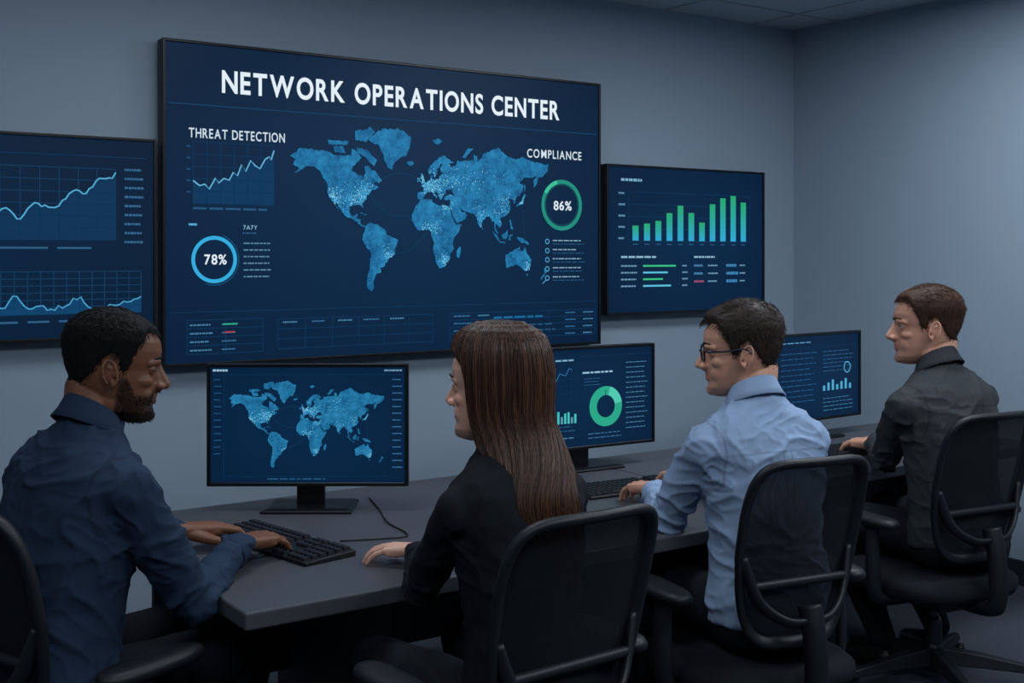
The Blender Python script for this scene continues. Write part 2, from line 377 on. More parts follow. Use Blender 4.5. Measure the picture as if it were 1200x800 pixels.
s.dashes(.085, .615, .31, 1, .1, (140, 180, 205), .009, 5); s.dashes(.53, .615, .67, 1, .1, (140, 180, 205), .009, 6)
for i in range(4):
    v = .675+i*.045
    s.dashes(.085, v, .19, 1, .1, (110, 150, 180), .007, 11+i); s.rect(.215, v-.006, .215+[.2, .15, .12, .17][i], v+.006, [(60, 190, 130), (90, 190, 220)][i % 2], 3)
    s.dashes(.455, v, .49, 1, .1, (110, 150, 180), .007, 21+i)
for j in range(3):
    v = .675+j*.055
    s.dashes(.53, v, .60, 1, .1, (150, 80, 110) if j == 2 else (70, 130, 170), .010, 31+j); s.dashes(.62, v, .69, 1, .1, (110, 150, 180), .007, 41+j); s.dashes(.74, v, .82, 1, .1, (60, 130, 180), .014, 51+j); s.dashes(.83, v, .87, 1, .1, (110, 150, 180), .007, 61+j)
s.flush()
e, s = display('wall_display', .10, 1.358, 1.21, 1.917, (4, 25, 48), (6, 35, 62))
s.line([(.03, .10), (.97, .10)], .003, FA)
s.grid(.08, .16, .885, .51, 16, 6, (18, 58, 92), .003)
R = random.Random(11); pts = []; n = 90
key = [(0, .50), (.2, .47), (.5, .45), (.56, .42), (.60, .43), (.64, .35), (.68, .42), (.73, .34), (.80, .36), (.86, .27), (.90, .28), (.95, .20), (.98, .21), (1, .18)]
for i in range(n+1):
    x = i/n; v = lerpt(key, x)[0]+R.uniform(-.008, .008); pts.append((.08+.805*x, v))
s.poly(pts+[(.885, .51), (.08, .51)], (9, 50, 84), 2); s.line(pts, .005, (84, 170, 210), 5)
s.dashes(.91, .16, .965, 9, .045, (50, 100, 140), .008, 4); s.dashes(.08, .55, .88, 1, .1, (44, 90, 126), .007, 5)
s.grid(.08, .665, .956, .87, 26, 6, (18, 58, 92), .003)
pts = []
for i in range(n+1):
    x = i/n; v = .84+R.uniform(-.012, .012)-.07*math.exp(-((x-.62)/.02)**2)-.05*math.exp(-((x-.80)/.025)**2)-.03*math.exp(-((x-.4)/.03)**2)-.045*max(0, (x-.88)/.12); pts.append((.08+.876*x, v))
s.poly(pts+[(.956, .87), (.08, .87)], (12, 64, 104), 2); s.line(pts, .0045, (72, 155, 200), 5)
s.dashes(.08, .905, .9, 1, .1, (44, 90, 126), .007, 7)
s.flush()

# ------------------------------------------------------------------ desks
TOP = .74
m_top = mat('desk_laminate', (74, 76, 82), .42, nscale=40, namt=.08, bscale=260, bstr=.06, spec=.45)
m_dark = mat('desk_panel', (40, 43, 50), .55)
def desk(xa, xb, ya, yb, xs):
    cx, cy = (xa+xb)/2, (ya+yb)/2
    e = empty('office_desk', (cx, cy, FZ)); W, D = xb-xa, yb-ya; T = TOP-FZ
    mb = MB(); mb.box((0, 0, T-.02), (W, D, .04)); meshobj('top', mb, m_top, e, False, .006)
    mb = MB()
    for x in xs: mb.box((x-cx, .10, (T-.04)/2), (.05, D-.36, T-.04))
    meshobj('leg_panels', mb, m_dark, e, False, .004)
    mb = MB(); mb.box((0, D/2-.16, .42), (W-.2, .02, .46)); meshobj('modesty_panel', mb, m_dark, e, False, .003)
    mb = MB(); mb.box((0, -D/2+.10, T-.05), (W-.12, .03, .03)); meshobj('rail', mb, m_dark, e, False, .003)
    return e
desk(.963, 2.70, 2.386, 3.48, (1.50, 2.62))
desk(2.705, 4.5, 2.72, 3.48, (2.80, 4.4))

m_cable = mat('cable_rubber', (14, 15, 18), .5)
mb = MB(); mb.tube(spline([(1.74, 3.30, TOP+.003), (1.68, 3.12, TOP+.003), (1.62, 2.96, TOP+.003), (1.60, 2.82, TOP+.003), (1.56, 2.785, TOP+.003), (1.41, 2.84, TOP+.003)], 8), .0022, 8)
meshobj('desk_cable', mb, m_cable)

# ------------------------------------------------------------------ monitors
def monitor(x, y, yaw, c0=(4, 28, 54), c1=(7, 40, 72), W=.60, H=.365, zb=.815):
    e = empty('computer_monitor', (x, y, TOP), radians(yaw)); cz = zb-TOP+H/2; fr = .011
    mb = MB(); mb.box((0, .018, cz), (W, .024, H)); meshobj('housing', mb, m_bezel, e, False, .006)
    mb = MB()
    mb.loft([[(sx*a, yy, cz+sz*c) for sx, sz in ((-1, -1), (1, -1), (1, 1), (-1, 1))] for a, c, yy in ((.2, .13, .028), (.14, .09, .055))])
    meshobj('rear_bulge', mb, m_bezel, e, False, .008)
    mb = MB()
    for s_ in (-1, 1):
        mb.box((s_*(W/2-fr/2), .003, cz), (fr, .012, H)); mb.box((0, .003, cz+s_*(H/2-fr/2)), (W-2*fr, .012, fr))
    meshobj('bezel', mb, m_bezel, e, False, .002)
    mb = MB(); mb.box((0, 0, 0), (W-2*fr, .004, H-2*fr)); meshobj('panel', mb, panel_mat('monitor_glass', c0, c1, 1.2/W, 1.2/H), e, False, loc=(0, .005, cz))
    mb = MB(); mb.box((0, .065, .13), (.085, .02, .24)); meshobj('stand_neck', mb, m_bezel, e, False, .005)
    mb = MB(); r = lambda a, c, z: [(sx*a, .05+sy*c, z) for sx, sy in ((-1, -1), (1, -1), (1, 1), (-1, 1))]
    mb.loft([r(.135, .09, .0), r(.135, .09, .008), r(.115, .072, .014)]); meshobj('stand_base', mb, m_bezel, e, False, .003)
    return Scr(e, W, H, .0022, cz)
s = monitor(1.50, 3.235, -34.3)
s.worldmap(.11, .14, .88, .86, land_mat('map_land_small', (12, 80, 126), (46, 138, 184), 30), GLOW, 1100, .0015, 5)
s.line([(.03, .09), (.97, .09)], .0015, FA); s.dashes(.03, .055, .12, 1, .1, (150, 190, 215), .006, 1); s.dashes(.88, .055, .97, 1, .1, (110, 150, 180), .005, 2)
s.dashes(.035, .13, .075, 12, .055, DIM, .003, 3); s.dashes(.92, .13, .97, 14, .055, (60, 110, 150), .003, 4); s.line([(.085, .1), (.085, .95)], .0012, FA)
s.line([(.1, .92), (.9, .92)], .0015, FA); s.dashes(.3, .94, .6, 1, .1, DIM, .004, 6); s.flush()
s = monitor(2.615, 3.30, -3)
s.line([(.03, .10), (.97, .10)], .0015, FA); s.dashes(.04, .055, .12, 1, .1, CY, .005, 1); s.dashes(.17, .13, .40, 1, .1, (120, 170, 200), .006, 2)
pts = [(.12+.022*i, .40-.015*i+.03*sin(i*2.1)) for i in range(13)]; s.line(pts, .0022, (60, 130, 180), 4)
s.grid(.10, .17, .42, .52, 8, 5, (14, 52, 88), .001); s.dashes(.07, .66, .12, 4, .04, (70, 180, 200), .003, 3)
for i, hh in enumerate([.05, .08, .06, .10, .09, .12, .07, .10, .11, .06, .09]):
    s.rect(.16+i*.024, .74-hh, .175+i*.024, .74, (70, 190, 190) if i % 3 else (90, 150, 170), 3)
s.dashes(.16, .77, .42, 2, .04, DIM, .004, 4); s.dashes(.10, .88, .42, 1, .1, (70, 120, 150), .004, 5)
s.ring(.63, .60, .056, .032, (42, 165, 135)); s.ring(.63, .60, .056, .032, (80, 200, 175), 15, 80, 4); s.rect(.625, .44, .63, .53, (7, 40, 72), 5)
s.dashes(.46, .26, .72, 1, .1, (150, 190, 215), .006, 8); s.dashes(.47, .32, .60, 3, .03, DIM, .003, 9); s.dashes(.78, .18, .95, 14, .05, (70, 120, 155), .003, 10); s.dashes(.50, .86, .76, 2, .04, (60, 110, 150), .003, 12); s.flush()
s = monitor(3.85, 3.32, 4)
s.dashes(.08, .10, .5, 1, .1, (90, 150, 190), .004, 1); s.dashes(.10, .22, .50, 10, .06, (40, 90, 135), .003, 2); s.dashes(.56, .22, .92, 6, .045, (44, 90, 130), .003, 3)
for i in range(7): s.rect(.56+i*.05, .64-.03*(i % 3)-.03, .585+i*.05, .67, (80, 165, 205), 3)
s.ring(.84, .42, .022, .004, CY); s.dashes(.56, .76, .92, 4, .045, (60, 115, 150), .003, 4); s.line([(.04, .16), (.96, .16)], .0015, FA); s.flush()

# ------------------------------------------------------------------ keyboards
m_kb = mat('keyboard_plastic', (20, 22, 26), .45); m_key = mat('keycap_plastic', (30, 33, 39), .5)
def keyboard(x, y, yaw):
    e = empty('computer_keyboard', (x, y, TOP), radians(yaw))
    mb = MB(); mb.loft([[(sx*.232, sy*.078, z if sy < 0 else z*1.6) for sx, sy in ((-1, -1), (1, -1), (1, 1), (-1, 1))] for z in (0, .010)])
    meshobj('case', mb, m_kb, e, False, .003)
    mb = MB()
    for r in range(6):
        yy = -.062+r*.0245; z = .013+.0055*(r/5)
        if r == 0: ks = [(-.218, .024), (-.192, .024), (-.166, .024), (-.085, .13), (-.004, .024), (.022, .024), (.048, .024)]
        else: ks = [(-.218+i*.0195, .0165) for i in range(14)]
        ks += [(.085+i*.0195, .0165) for i in range(3)] if r not in (2,) else []
        ks += [(.152+i*.0195, .0165) for i in range(4)]
        for xx, w in ks:
            a = w/2; mb.loft([[(xx+sx*a*k, yy+sy*.0095*k, zz) for sx, sy in ((-1, -1), (1, -1), (1, 1), (-1, 1))] for k, zz in ((1, z-.004), (.85, z+.005))])
    meshobj('keys', mb, m_key, e, False)
keyboard(1.262, 2.90, -80); keyboard(2.53, 2.94, -4); keyboard(3.70, 3.02, -2)

# ------------------------------------------------------------------ chairs
m_frame = mat('chair_frame_plastic', (22, 24, 29), .5, spec=.35); m_seat = mat('chair_fabric', (20, 22, 27), .9, nscale=150, namt=.3, bscale=250, bstr=.5, spec=.2)
m_mesh, nt, b = nodes('chair_mesh_fabric')
b.inputs['Base Color'].default_value = lin((20, 23, 28)); b.inputs['Roughness'].default_value = .85; b.inputs['Specular IOR Level'].default_value = .2
tc = nt.nodes.new('ShaderNodeTexCoord'); ck = nt.nodes.new('ShaderNodeTexChecker'); ck.inputs['Scale'].default_value = 420
tr = nt.nodes.new('ShaderNodeBsdfTransparent'); mx = nt.nodes.new('ShaderNodeMixShader'); mm = nt.nodes.new('ShaderNodeMath'); mm.operation = 'MULTIPLY'; mm.inputs[1].default_value = .12
nt.links.new(tc.outputs['Object'], ck.inputs[0]); nt.links.new(ck.outputs['Fac'], mm.inputs[0]); nt.links.new(mm.outputs[0], mx.inputs[0])
nt.links.new(b.outputs[0], mx.inputs[1]); nt.links.new(tr.outputs[0], mx.inputs[2]); nt.links.new(mx.outputs[0], nt.nodes['Material Output'].inputs[0])
m_chrome = mat('gas_lift_metal', (60, 62, 66), .3, .8)
def chair(x, y, yaw, basea=10, bw=.215, top=1.0, by=-.19):
    e = empty('office_chair', (x, y, 0), radians(yaw))
    def se(a, c, z, cy=0, k=.55, n=40):
        o = []
        for j in range(n):
            t = 2*pi*j/n; o.append((a*math.copysign(abs(cos(t))**k, cos(t)), cy+c*math.copysign(abs(sin(t))**k, sin(t)), z))
        return o
    mb = MB(); mb.loft([se(.20, .19, .392, .02), se(.235, .225, .40, .02), se(.245, .235, .42, .02), se(.243, .233, .445, .02), se(.225, .215, .462, .02), se(.15, .14, .466, .02)])
    meshobj('seat', mb, m_seat, e)
    def bp(xn, z):
        t = (z-.54)/(top-.54); w = bw*(.80+.25*sin(pi*.5*min(1, t*1.5))-.06*max(0, t-.6))
        return Vector((xn*w, by-.01*t-.085*t*t+.03*xn*xn, z))
    loop = []
    n = 96; KX, KZ = .34, .34
    for j in range(n):
        t = 2*pi*j/n; xx = math.copysign(abs(cos(t))**KX, cos(t)); zz = math.copysign(abs(sin(t))**KZ, sin(t))
        loop.append(bp(xx, .54+(top-.54)*(zz+1)/2))
    mb = MB(); mb.tube(loop, .012, 10, True, r2=.020); meshobj('back_frame', mb, m_frame, e)
    mb = MB(); rows = []
    for i in range(25):
        z = .546+(top-.552)*i/24; zn = (z-.54)/(top-.54)*2-1
        xm = max(.3, min(1, (1-abs(zn)**(2/KZ))**(KX/2)))
        rows.append([bp(-xm+2*xm*j/16, z) for j in range(17)])
    mb.loft(rows, close=False, cap=False); meshobj('back_mesh', mb, m_mesh, e)
    mb = MB()
    sp = spline([(0, .0, .375), (0, by-.03, .38), (0, by-.075, .43), (0, by-.07, .56), (0, by-.05, .64)], 6); mb.tube(sp, .020, 10, r2=.030)
    for sx in (-1, 1):
        mb.tube(spline([(0, by-.055, .60), (sx*bw*.40, by-.045, .605), (sx*bw*.78, by-.018, .655), tuple(bp(sx*.97, .76))], 7), .010, 8, r2=.017)
    mb.cap((-bw*.8, by-.012, .69), (bw*.8, by-.012, .69), .012, .012)
    meshobj('back_support', mb, m_frame, e)
    mb = MB(); mb.box((0, 0, .375), (.20, .26, .05)); meshobj('tilt_mechanism', mb, m_frame, e, False, .01)
    mb = MB()
    for sx in (-1, 1):
        mb.tube(spline([(sx*.08, -.02, .38), (sx*.22, -.02, .385), (sx*.275, -.02, .41), (sx*.285, -.02, .50), (sx*.28, -.01, .635)], 6), .014, 10, r2=.024)
    meshobj('arm_supports', mb, m_frame, e)
    mb = MB()
    for sx in (-1, 1):
        mb.loft([[(p[0]+sx*.275, p[1], p[2]) for p in se(a, c, z, .02, .7, 28)] for a, c, z in ((.034, .12, .632), (.042, .13, .638), (.044, .132, .65), (.038, .125, .66), (.02, .10, .663))])
    meshobj('armrests', mb, m_frame, e)
    mb = MB(); mb.cap((0, 0, FZ+.12), (0, 0, .28), .028, .028, 18); mb.cap((0, 0, .24), (0, 0, .37), .018, .018, 18); meshobj('gas_lift', mb, m_chrome, e)
    U = Matrix.Translation((0, 0, FZ))
    mb = MB(); mb.cap((0, 0, .085), (0, 0, .125), .04, .035, 18, U)
    wh = MB()
    for i in range(5):
        a = radians(basea+72*i); d = Vector((cos(a), sin(a), 0)); q = Vector((-sin(a), cos(a), 0)); rings = []
        for r_, hw, z0, z1 in ((.02, .032, .08, .135), (.15, .026, .078, .12), (.27, .020, .072, .10), (.325, .016, .068, .09)):
            rings.append([d*r_+q*sx*hw+Vector((0, 0, z)) for sx, z in ((-1, z0), (1, z0), (.7, z1), (-.7, z1))])
        mb.loft(rings, M=U); mb.cap(d*.31+Vector((0, 0, .05)), d*.31+Vector((0, 0, .08)), .012, .012, 12, U)
        for sx in (-1, 1):
            c = d*.325+q*sx*.016+Vector((0, 0, .028)); ring = lambda off, rr: [c+q*off+d*rr*cos(2*pi*j/18)+Vector((0, 0, rr*sin(2*pi*j/18))) for j in range(18)]
            wh.loft([ring(-.009, .022), ring(-.007, .0275), ring(.007, .0275), ring(.009, .022)], M=U)
    meshobj('star_base', mb, m_frame, e, False, .004); meshobj('casters', wh, m_frame, e)

# ------------------------------------------------------------------ people
HP = [(-.004, .066, .030, .014), (.0, .078, .022, .024), (.010, .088, .004, .038), (.022, .091, -.012, .049), (.036, .086, -.034, .056), (.050, .088, -.055, .061), (.070, .088, -.076, .066), (.090, .086, -.087, .070), (.110, .084, -.095, .072), (.128, .093, -.101, .075), (.15, .095, -.105, .0775), (.17, .090, -.105, .078), (.19, .077, -.099, .073), (.207, .056, -.083, .061), (.220, .032, -.058, .043), (.228, .008, -.034, .022), (.230, -.005, -.02, .008)]
def head_ring(z, n=48):
    yf, yb, w = lerpt(HP, z); yc = (yf+yb)/2; h = (yf-yb)/2; o = []
    for j in range(n):
        t = 2*pi*j/n; c, s_ = cos(t), sin(t)
        o.append(Vector((w*math.copysign(abs(s_)**.92, s_), yc+h*math.copysign(abs(c)**.92, c), z)))
    return o
def skull(mb, M=None): mb.loft([head_ring(p[0]) for p in HP], M=M)
def head_parts(mb, M, fem=False):
    skull(mb, M); k = .85 if fem else 1
    mb.chain([(0, .087, .122), (0, .097, .102), (0, .1065, .085), (0, .109, .080)], [.0080, .0090, .0105*k, .0112*k], M)
    mb.chain([(0, .078, .122), (0, .086, .100), (0, .092, .080), (0, .092, .075)], [.011, .013*k, .0150*k, .0140*k], M)
    for s_ in (-1, 1):
        mb.ell((s_*.0135, .097, .0760), (.0085, .0115, .0080), M)
        mb.ell((s_*.039, .046, .087), (.022, .034, .018), M)
        mb.ell((s_*.030, .046, .058), (.024, .036, .032), M)
        mb.ell((s_*.047, .000, .040), (.013, .030, .026), M)
        mb.chain([(s_*.010, .087, .127), (s_*.030, .084, .130), (s_*.050, .066, .126)], [.008*k, .009*k, .008*k], M)
        mb.chain([(s_*.022, .078, .0515), (s_*.010, .087, .0550), (0, .0895, .0555)], [.004, .0058, .006], M)
        mb.chain([(s_*.020, .078, .0495), (s_*.010, .086, .0445), (0, .0885, .0435)], [.004, .0062, .0068], M)
        if fem: continue
        c = Vector((s_*.0745, -.012, .103)); pts = []
        for i in range(17):
            t = radians(-62+300*i/16); zz = .0265*sin(t); pts.append(c+Vector((s_*(.006+.009*(cos(t) < 0)*abs(cos(t))+.002), .0145*cos(t)-zz*.22, zz)))
        mb.chain(pts, [.0031]*17, M, 8)
        mb.ell(c+Vector((s_*.002, 0, 0)), (.0055, .0125, .022), M); mb.ell(c+Vector((s_*.005, .008, -.0235)), (.0042, .0060, .0085), M)
        mb.cap(c+Vector((s_*.004, .005, .006)), c+Vector((s_*.008, -.006, .012)), .0035, .0035, 8, M); mb.ell(c+Vector((s_*.006, .011, -.002)), (.004, .004, .006), M)
    mb.ell((0, .078, .014), (.022, .016, .016), M); mb.ell((0, .085, .064), (.018, .007, .012), M)
def hand(M, side, curl=1.0, spread=1.0):
    m = -side; mb = MB()
    kn = [(m*.031, .094, .003), (m*.0105, .100, .005), (-m*.0105, .096, .004), (-m*.030, .086, 0)]
    wr = [(m*.013, .008, 0), (m*.005, .008, .001), (-m*.005, .008, .001), (-m*.013, .008, -.001)]
    for a, b_ in zip(wr, kn):
        mb.cap(a, b_, .0155, .0105, 12, M)
        mb.cap((a[0]*1.1, .03, -.006), (b_[0], b_[1]-.012, b_[2]-.006), .013, .010, 12, M)
    sg = [(.040, .024, .018), (.044, .027, .019), (.040, .025, .018), (.031, .019, .016)]; an = [7, 1.5, -4.5, -12]; rr = [.0086, .0088, .0083, .0072]
    cu = [(8, 38, 60), (14, 44, 64), (18, 48, 68), (20, 48, 66)]
    for k in range(4):
        p = Vector(kn[k]); a = radians(an[k]*m*spread); pts = [p]
        for L_, pt in zip(sg[k], cu[k]):
            t = radians(pt*curl); p = p+Vector((sin(a)*cos(t), cos(a)*cos(t), -sin(t)))*L_; pts.append(p)
        mb.chain(pts, [rr[k]*1.08, rr[k], rr[k]*.92, rr[k]*.78], M, 12)
    mb.chain([(m*.016, .018, -.008), (m*.038, .048, -.016), (m*.050, .078, -.022), (m*.050, .102, -.028)], [.015, .0125, .0100, .0082], M)
    mb.cap((.009, -.06, 0), (.010, .012, 0), .0175, .0165, 14, M); mb.cap((-.009, -.06, 0), (-.010, .012, 0), .0175, .0165, 14, M)
    return remesh(mb, .0022, 2, .4)
def setcol(me, fn):
    a = me.color_attributes.new('Col', 'FLOAT_COLOR', 'POINT')
    for i, v in enumerate(me.vertices): a.data[i].color = (*fn(v.co), 1)
WHITE = lambda c: (1, 1, 1)
def wrinkle(me, A, centers=(), sc=9, seed=0):
    nn = [v.normal.copy() for v in me.vertices]; off = Vector((seed*3.1, seed*1.7, 0))
    for v, n_ in zip(me.vertices, nn):
        p = v.co+off; q = Vector((p.x*sc*.8+p.z*3.0, p.y*sc*.8, p.z*sc*1.1-p.x*2))
        q += noise.noise_vector(q*.5)*.9
        r = 1-min(1, abs(noise.noise(q))*3.0); r2 = 1-min(1, abs(noise.noise(q*2.2+Vector((5, 5, 5))))*2.6)
        k = .6
        for c, rad in centers: k = max(k, 1.35*math.exp(-((v.co-c).length/rad)**2))
        v.co += n_*A*k*(r*r*.8+r2*r2*.35-.28)
    me.update()
def strands(name, lst, rad, m, parent):
    cu = bpy.data.curves.new(name, 'CURVE'); cu.dimensions = '3D'; cu.bevel_depth = rad; cu.bevel_resolution = 0
    for pts in lst:
        sp = cu.splines.new('POLY'); sp.points.add(len(pts)-1)
        for i, p in enumerate(pts):
            sp.points[i].co = (*p, 1); sp.points[i].radius = 1-.75*i/(len(pts)-1)
    cu.materials.append(m); o = bpy.data.objects.new(name, cu); COL.objects.link(o); o.parent = parent; return o

MENLINE = [(0, .176), (25, .180), (42, .176), (54, .155), (62, .128), (67, .096), (80, .096), (84, .122), (100, .130), (112, .108), (124, .084), (140, .064), (180, .058)]
BEARD = [(0, .070), (18, .069), (30, .058), (50, .060), (66, .094), (90, .098)]
def person(name, hip, yaw, s=1.0, lean=8, hyaw=0, hpitch=0, htilt=0, hs=1.05, wl=None, wr=None, hyl=0, hyr=0, cloth=None, skin=None, hair=None, trousers=None, hairthk=(.006, .014), fem=False, beard=False, stubble=0, lids=.15, glasses=False, shoe=None, collar=True, seed=0, feet=.36, seat=.468, curl=1.0, lip=(.9, .66, .66), wrk=.017, mess=1.0):
    e = empty(name, (hip[0], hip[1], 0), radians(yaw)); Wm = Matrix.Translation((hip[0], hip[1], 0)) @ Matrix.Rotation(radians(yaw), 4, 'Z'); inv = Wm.inverted()
    hz = seat+.10*s; ln = radians(lean); fw = .88 if fem else 1
    def S(h, x=0, y=0):
        h *= s; cur = .03*s*(h/.55)**2 if h > 0 else 0
        return Vector((x*s, y*s*cos(ln)+h*sin(ln)+cur, hz+h*cos(ln)-y*s*sin(ln)))
    def trunk(T, mb):
        rings = []
        for h, w, d, y in T:
            w *= fw*(1 if not fem else lerpt([(0, 1.06), (.15, .90), (.3, .97), (.5, 1)], h)[0]); ring = []
            for j in range(40):
                t = 2*pi*j/40; ring.append(S(h, w*math.copysign(abs(cos(t))**.85, cos(t)), y+d*math.copysign(abs(sin(t))**.9, sin(t))))
            rings.append(ring)
        mb.loft(rings)
    mb = MB()
    low = [(-.098, .12, .09, -.005), (-.085, .160, .125, -.005), (-.04, .178, .132, -.005), (.02, .172, .124, -.008)] if fem else [(-.035, .170, .122, -.006), (-.025, .180, .136, -.006), (.03, .176, .132, -.008)]
    trunk(low+[(.09, .164, .120, -.008), (.17, .158, .115, -.0), (.25, .165, .117, -.004), (.33, .178, .120, -.010), (.40, .188, .114, -.016), (.45, .190, .102, -.020), (.478, .174, .090, -.020), (.505, .135, .080, -.018), (.53, .095, .070, -.014), (.56, .066, .060, -.008)], mb)
    wr_c = []; hands = []
    for side, wp, hy in ((-1, wl, hyl), (1, wr, hyr)):
        sh = S(.426, side*.172*fw, -.006); W_ = inv @ Vector(wp); L1 = .300*s; L2 = .265*s
        v = W_-sh; D = v.length
        if D > .985*(L1+L2): W_ = sh+v*(.985*(L1+L2)/D); v = W_-sh; D = v.length
        a = (L1*L1-L2*L2+D*D)/(2*D); hh = math.sqrt(max(0, L1*L1-a*a)); dn = v.normalized()
        pole = Vector((side*.45, -.25, -1)); pole = (pole-dn*pole.dot(dn)).normalized()
        el = sh+dn*a+pole*hh
        k = .84 if fem else 1
        mb.ell(sh+Vector((0, 0, -.005)), (.058*k*s, .062*k*s, .060*k*s))
        mb.cap(S(.452, side*.085*fw, -.016), sh, .066*k*s, .058*k*s, 18)
        mid = (sh+el)/2
        mb.chain([sh, mid, el], [.058*k*s, .056*k*s, .048*k*s], n=18)
        f = (W_-el); cend = el+f*.90
        mb.chain([el, el+f*.35, cend], [.048*k*s, .046*k*s, .034*k*s], n=18)
        wr_c += [(el, .11), (cend, .07), (sh-Vector((0, 0, .07)), .09)]
        fd = f.normalized()
        hd = Vector((-sin(radians(hy)), cos(radians(hy)), -.10)).normalized()
        hands.append((side, W_, hd, cend, fd, k))
    wr_c += [(S(.08, 0, -.1), .12), (S(.05, 0, .1), .12)]
    me = remesh(mb, .0052, 7); wrinkle(me, wrk, wr_c, 9.5, seed)
    def seam(c):
        h = ((c.z-hz)*cos(ln)+c.y*sin(ln))/s; x = c.x/s; yy = (c.y*cos(ln)-(c.z-hz)*sin(ln))/s; g = 0
        ln1 = lambda d, w=.0034: max(0, 1-abs(d)/w)
        if yy < .0 and not fem:
            if abs(x) < .165: g = max(g, ln1(h-(.415-.25*x*x)))
            if h < .412 and h > .10: g = max(g, ln1(abs(x)-.014)*sstep((h-.12)/.1)*.8)
        if yy < 0 and fem and h < .5: g = max(g, ln1(x))
        if abs(x) > .12 and .33 < h < .50: g = max(g, ln1(abs(x)-(.160*fw+.10*(h-.42)**2*10)))
        k_ = 1-.45*g; return (k_, k_, k_)
    setcol(me, seam); finish('blazer' if fem else 'shirt', me, cloth, e)
    mb = MB()
    for side, W_, hd, cend, fd, k in hands:
        u = fd.orthogonal().normalized(); w = fd.cross(u)
        prof = [(-.045, .036), (-.043, .039), (-.002, .037), (.004, .034), (.002, .028)]
        mb.loft([[cend+fd*a+(u*cos(2*pi*j/24)+w*sin(2*pi*j/24))*r*k*s for j in range(24)] for a, r in prof], cap=False)
    setcol(meshobj('cuffs', mb, cloth, e).data, WHITE)
    mb = MB(); rings = []
    hi = .016 if collar else .000
    for dr, dh, pt in ((-.001, -.014, 0), (.000, hi, 0), (.002, hi+.0025, 0), (.004, hi, 0), (.014, -.012, .5), (.024, -.028, 1), (.022, -.030, 1), (.014, -.024, 1)):
        ring = []
        for j in range(64):
            t = 2*pi*j/64; f = sin(t); ad = abs(math.degrees(t)-90)
            hh = .562+dh-.030*f-(.015*f if f > 0 else 0)-pt*.034*math.exp(-((ad-30)/16)**2)
            flare = dr*(1+.5*max(0, f)*abs(cos(t)))
            ring.append(S(hh, (.065+flare)*cos(t)*(1.0 if not fem else .9), -.006+(.063+flare)*f))
        rings.append(ring)
    mb.loft(rings, cap=False); setcol(meshobj('collar', mb, cloth, e).data, WHITE)
    for side, W_, hd, cend, fd, k in hands:
        x = hd.cross(Vector((0, 0, 1))).normalized(); z = x.cross(hd)
        M = Matrix(((x.x, hd.x, z.x, W_.x), (x.y, hd.y, z.y, W_.y), (x.z, hd.z, z.z, W_.z), (0, 0, 0, 1))) @ Matrix.Scale(s*(.92 if fem else 1.08), 4)
        me = hand(M, side, curl); Mi = M.inverted()
        for v in me.vertices:
            q = Mi @ v.co
            if q.y < .0:
                t = min(1, -q.y/.05); target = W_+(cend-W_)*t; base = M @ Vector((0, q.y, 0)); v.co += (target-base)*t
        setcol(me, WHITE); finish('hand_'+('r' if side > 0 else 'l'), me, skin, e)
    mb = MB(); trunk([(-.098, .12, .09, -.005), (-.085, .158, .125, -.005), (-.04, .172, .132, -.005), (.0, .160, .116, -.008), (.03, .14, .10, -.008)], mb); sh_ = MB()
    for side in (-1, 1):
        hp = S(-.025, side*.085, .02); hp.z = hz-.02; kn = Vector((side*.13*s, .43*s, hz-.01)); an = Vector((side*.13*s, feet*s, .115+FZ))
        mb.chain([hp, (hp+kn)/2, kn], [.080*s, .078*s, .062*s], n=18); mb.chain([kn, kn+(an-kn)*.4, an], [.060*s, .060*s, .045*s], n=18)
        sh_.chain([an+Vector((0, -.02, -.065)), an+Vector((side*.01, .06, -.07)), an+Vector((side*.02, .155, -.082))], [.038, .040, .030]); sh_.cap(an, an+Vector((0, 0, -.05)), .038, .038)
    me = remesh(mb, .009, 4); wrinkle(me, .008, [], 8, seed+3); finish('trousers', me, trousers, e)
    me = remesh(sh_, .006, 3)
    for v in me.vertices: v.co.z = max(v.co.z, FZ+.003)
    finish('shoes', me, shoe, e)
    # --- head
    J = S(.600, 0, .012)
    M = Matrix.Translation(J) @ Matrix.Rotation(radians(hyaw), 4, 'Z') @ Matrix.Rotation(radians(hpitch), 4, 'X') @ Matrix.Rotation(radians(htilt), 4, 'Y') @ Matrix.Scale(hs*s, 4) @ Matrix.Translation((0, .012, -.040))
    Mi = M.inverted()
    mb = MB(); head_parts(mb, M, fem); nr = .050 if fem else .058
    a0 = S(.50, 0, -.006); a1 = M @ Vector((0, -.030, .055))
    mb.cap(a0, a1, nr*1.12*s, nr*s, 20); mb.cap(S(.52, 0, -.01), M @ Vector((0, -.046, .06)), nr*.9*s, nr*.85*s, 20)
    me = remesh(mb, .0025, 5, .5)
    bdark = .80 if beard else stubble
    def cf(c):
        q = Mi @ c
        if abs(q.x) < .024 and q.y > .078 and .037 < q.z < .061:
            k_ = sstep((.024-abs(q.x))/.006)*sstep((.012-abs(q.z-.0495))/.004); return tuple(1+(l_-1)*k_ for l_ in lip)
        if bdark and q.z < .10 and q.y > -.01:
            az = math.degrees(math.atan2(abs(q.x), q.y+.005)); line = lerpt(BEARD, az)[0]
            k_ = bdark*sstep((line-q.z+.004)/(.014 if beard else .024))*sstep((q.z+(.012 if beard else .03))/.02)*sstep((84-az)/10); return (1-k_*(.88 if beard else .70), 1-k_*(.86 if beard else .66), 1-k_*(.80 if beard else .60))
        r_ = .05*math.exp(-((q-Vector((math.copysign(.045, q.x), .07, .08))).length/.03)**2)
        mo = 1+.07*noise.noise(q*45)+.04*noise.noise(q*120)
        if q.y > .09 and .07 < q.z < .09: r_ += .05
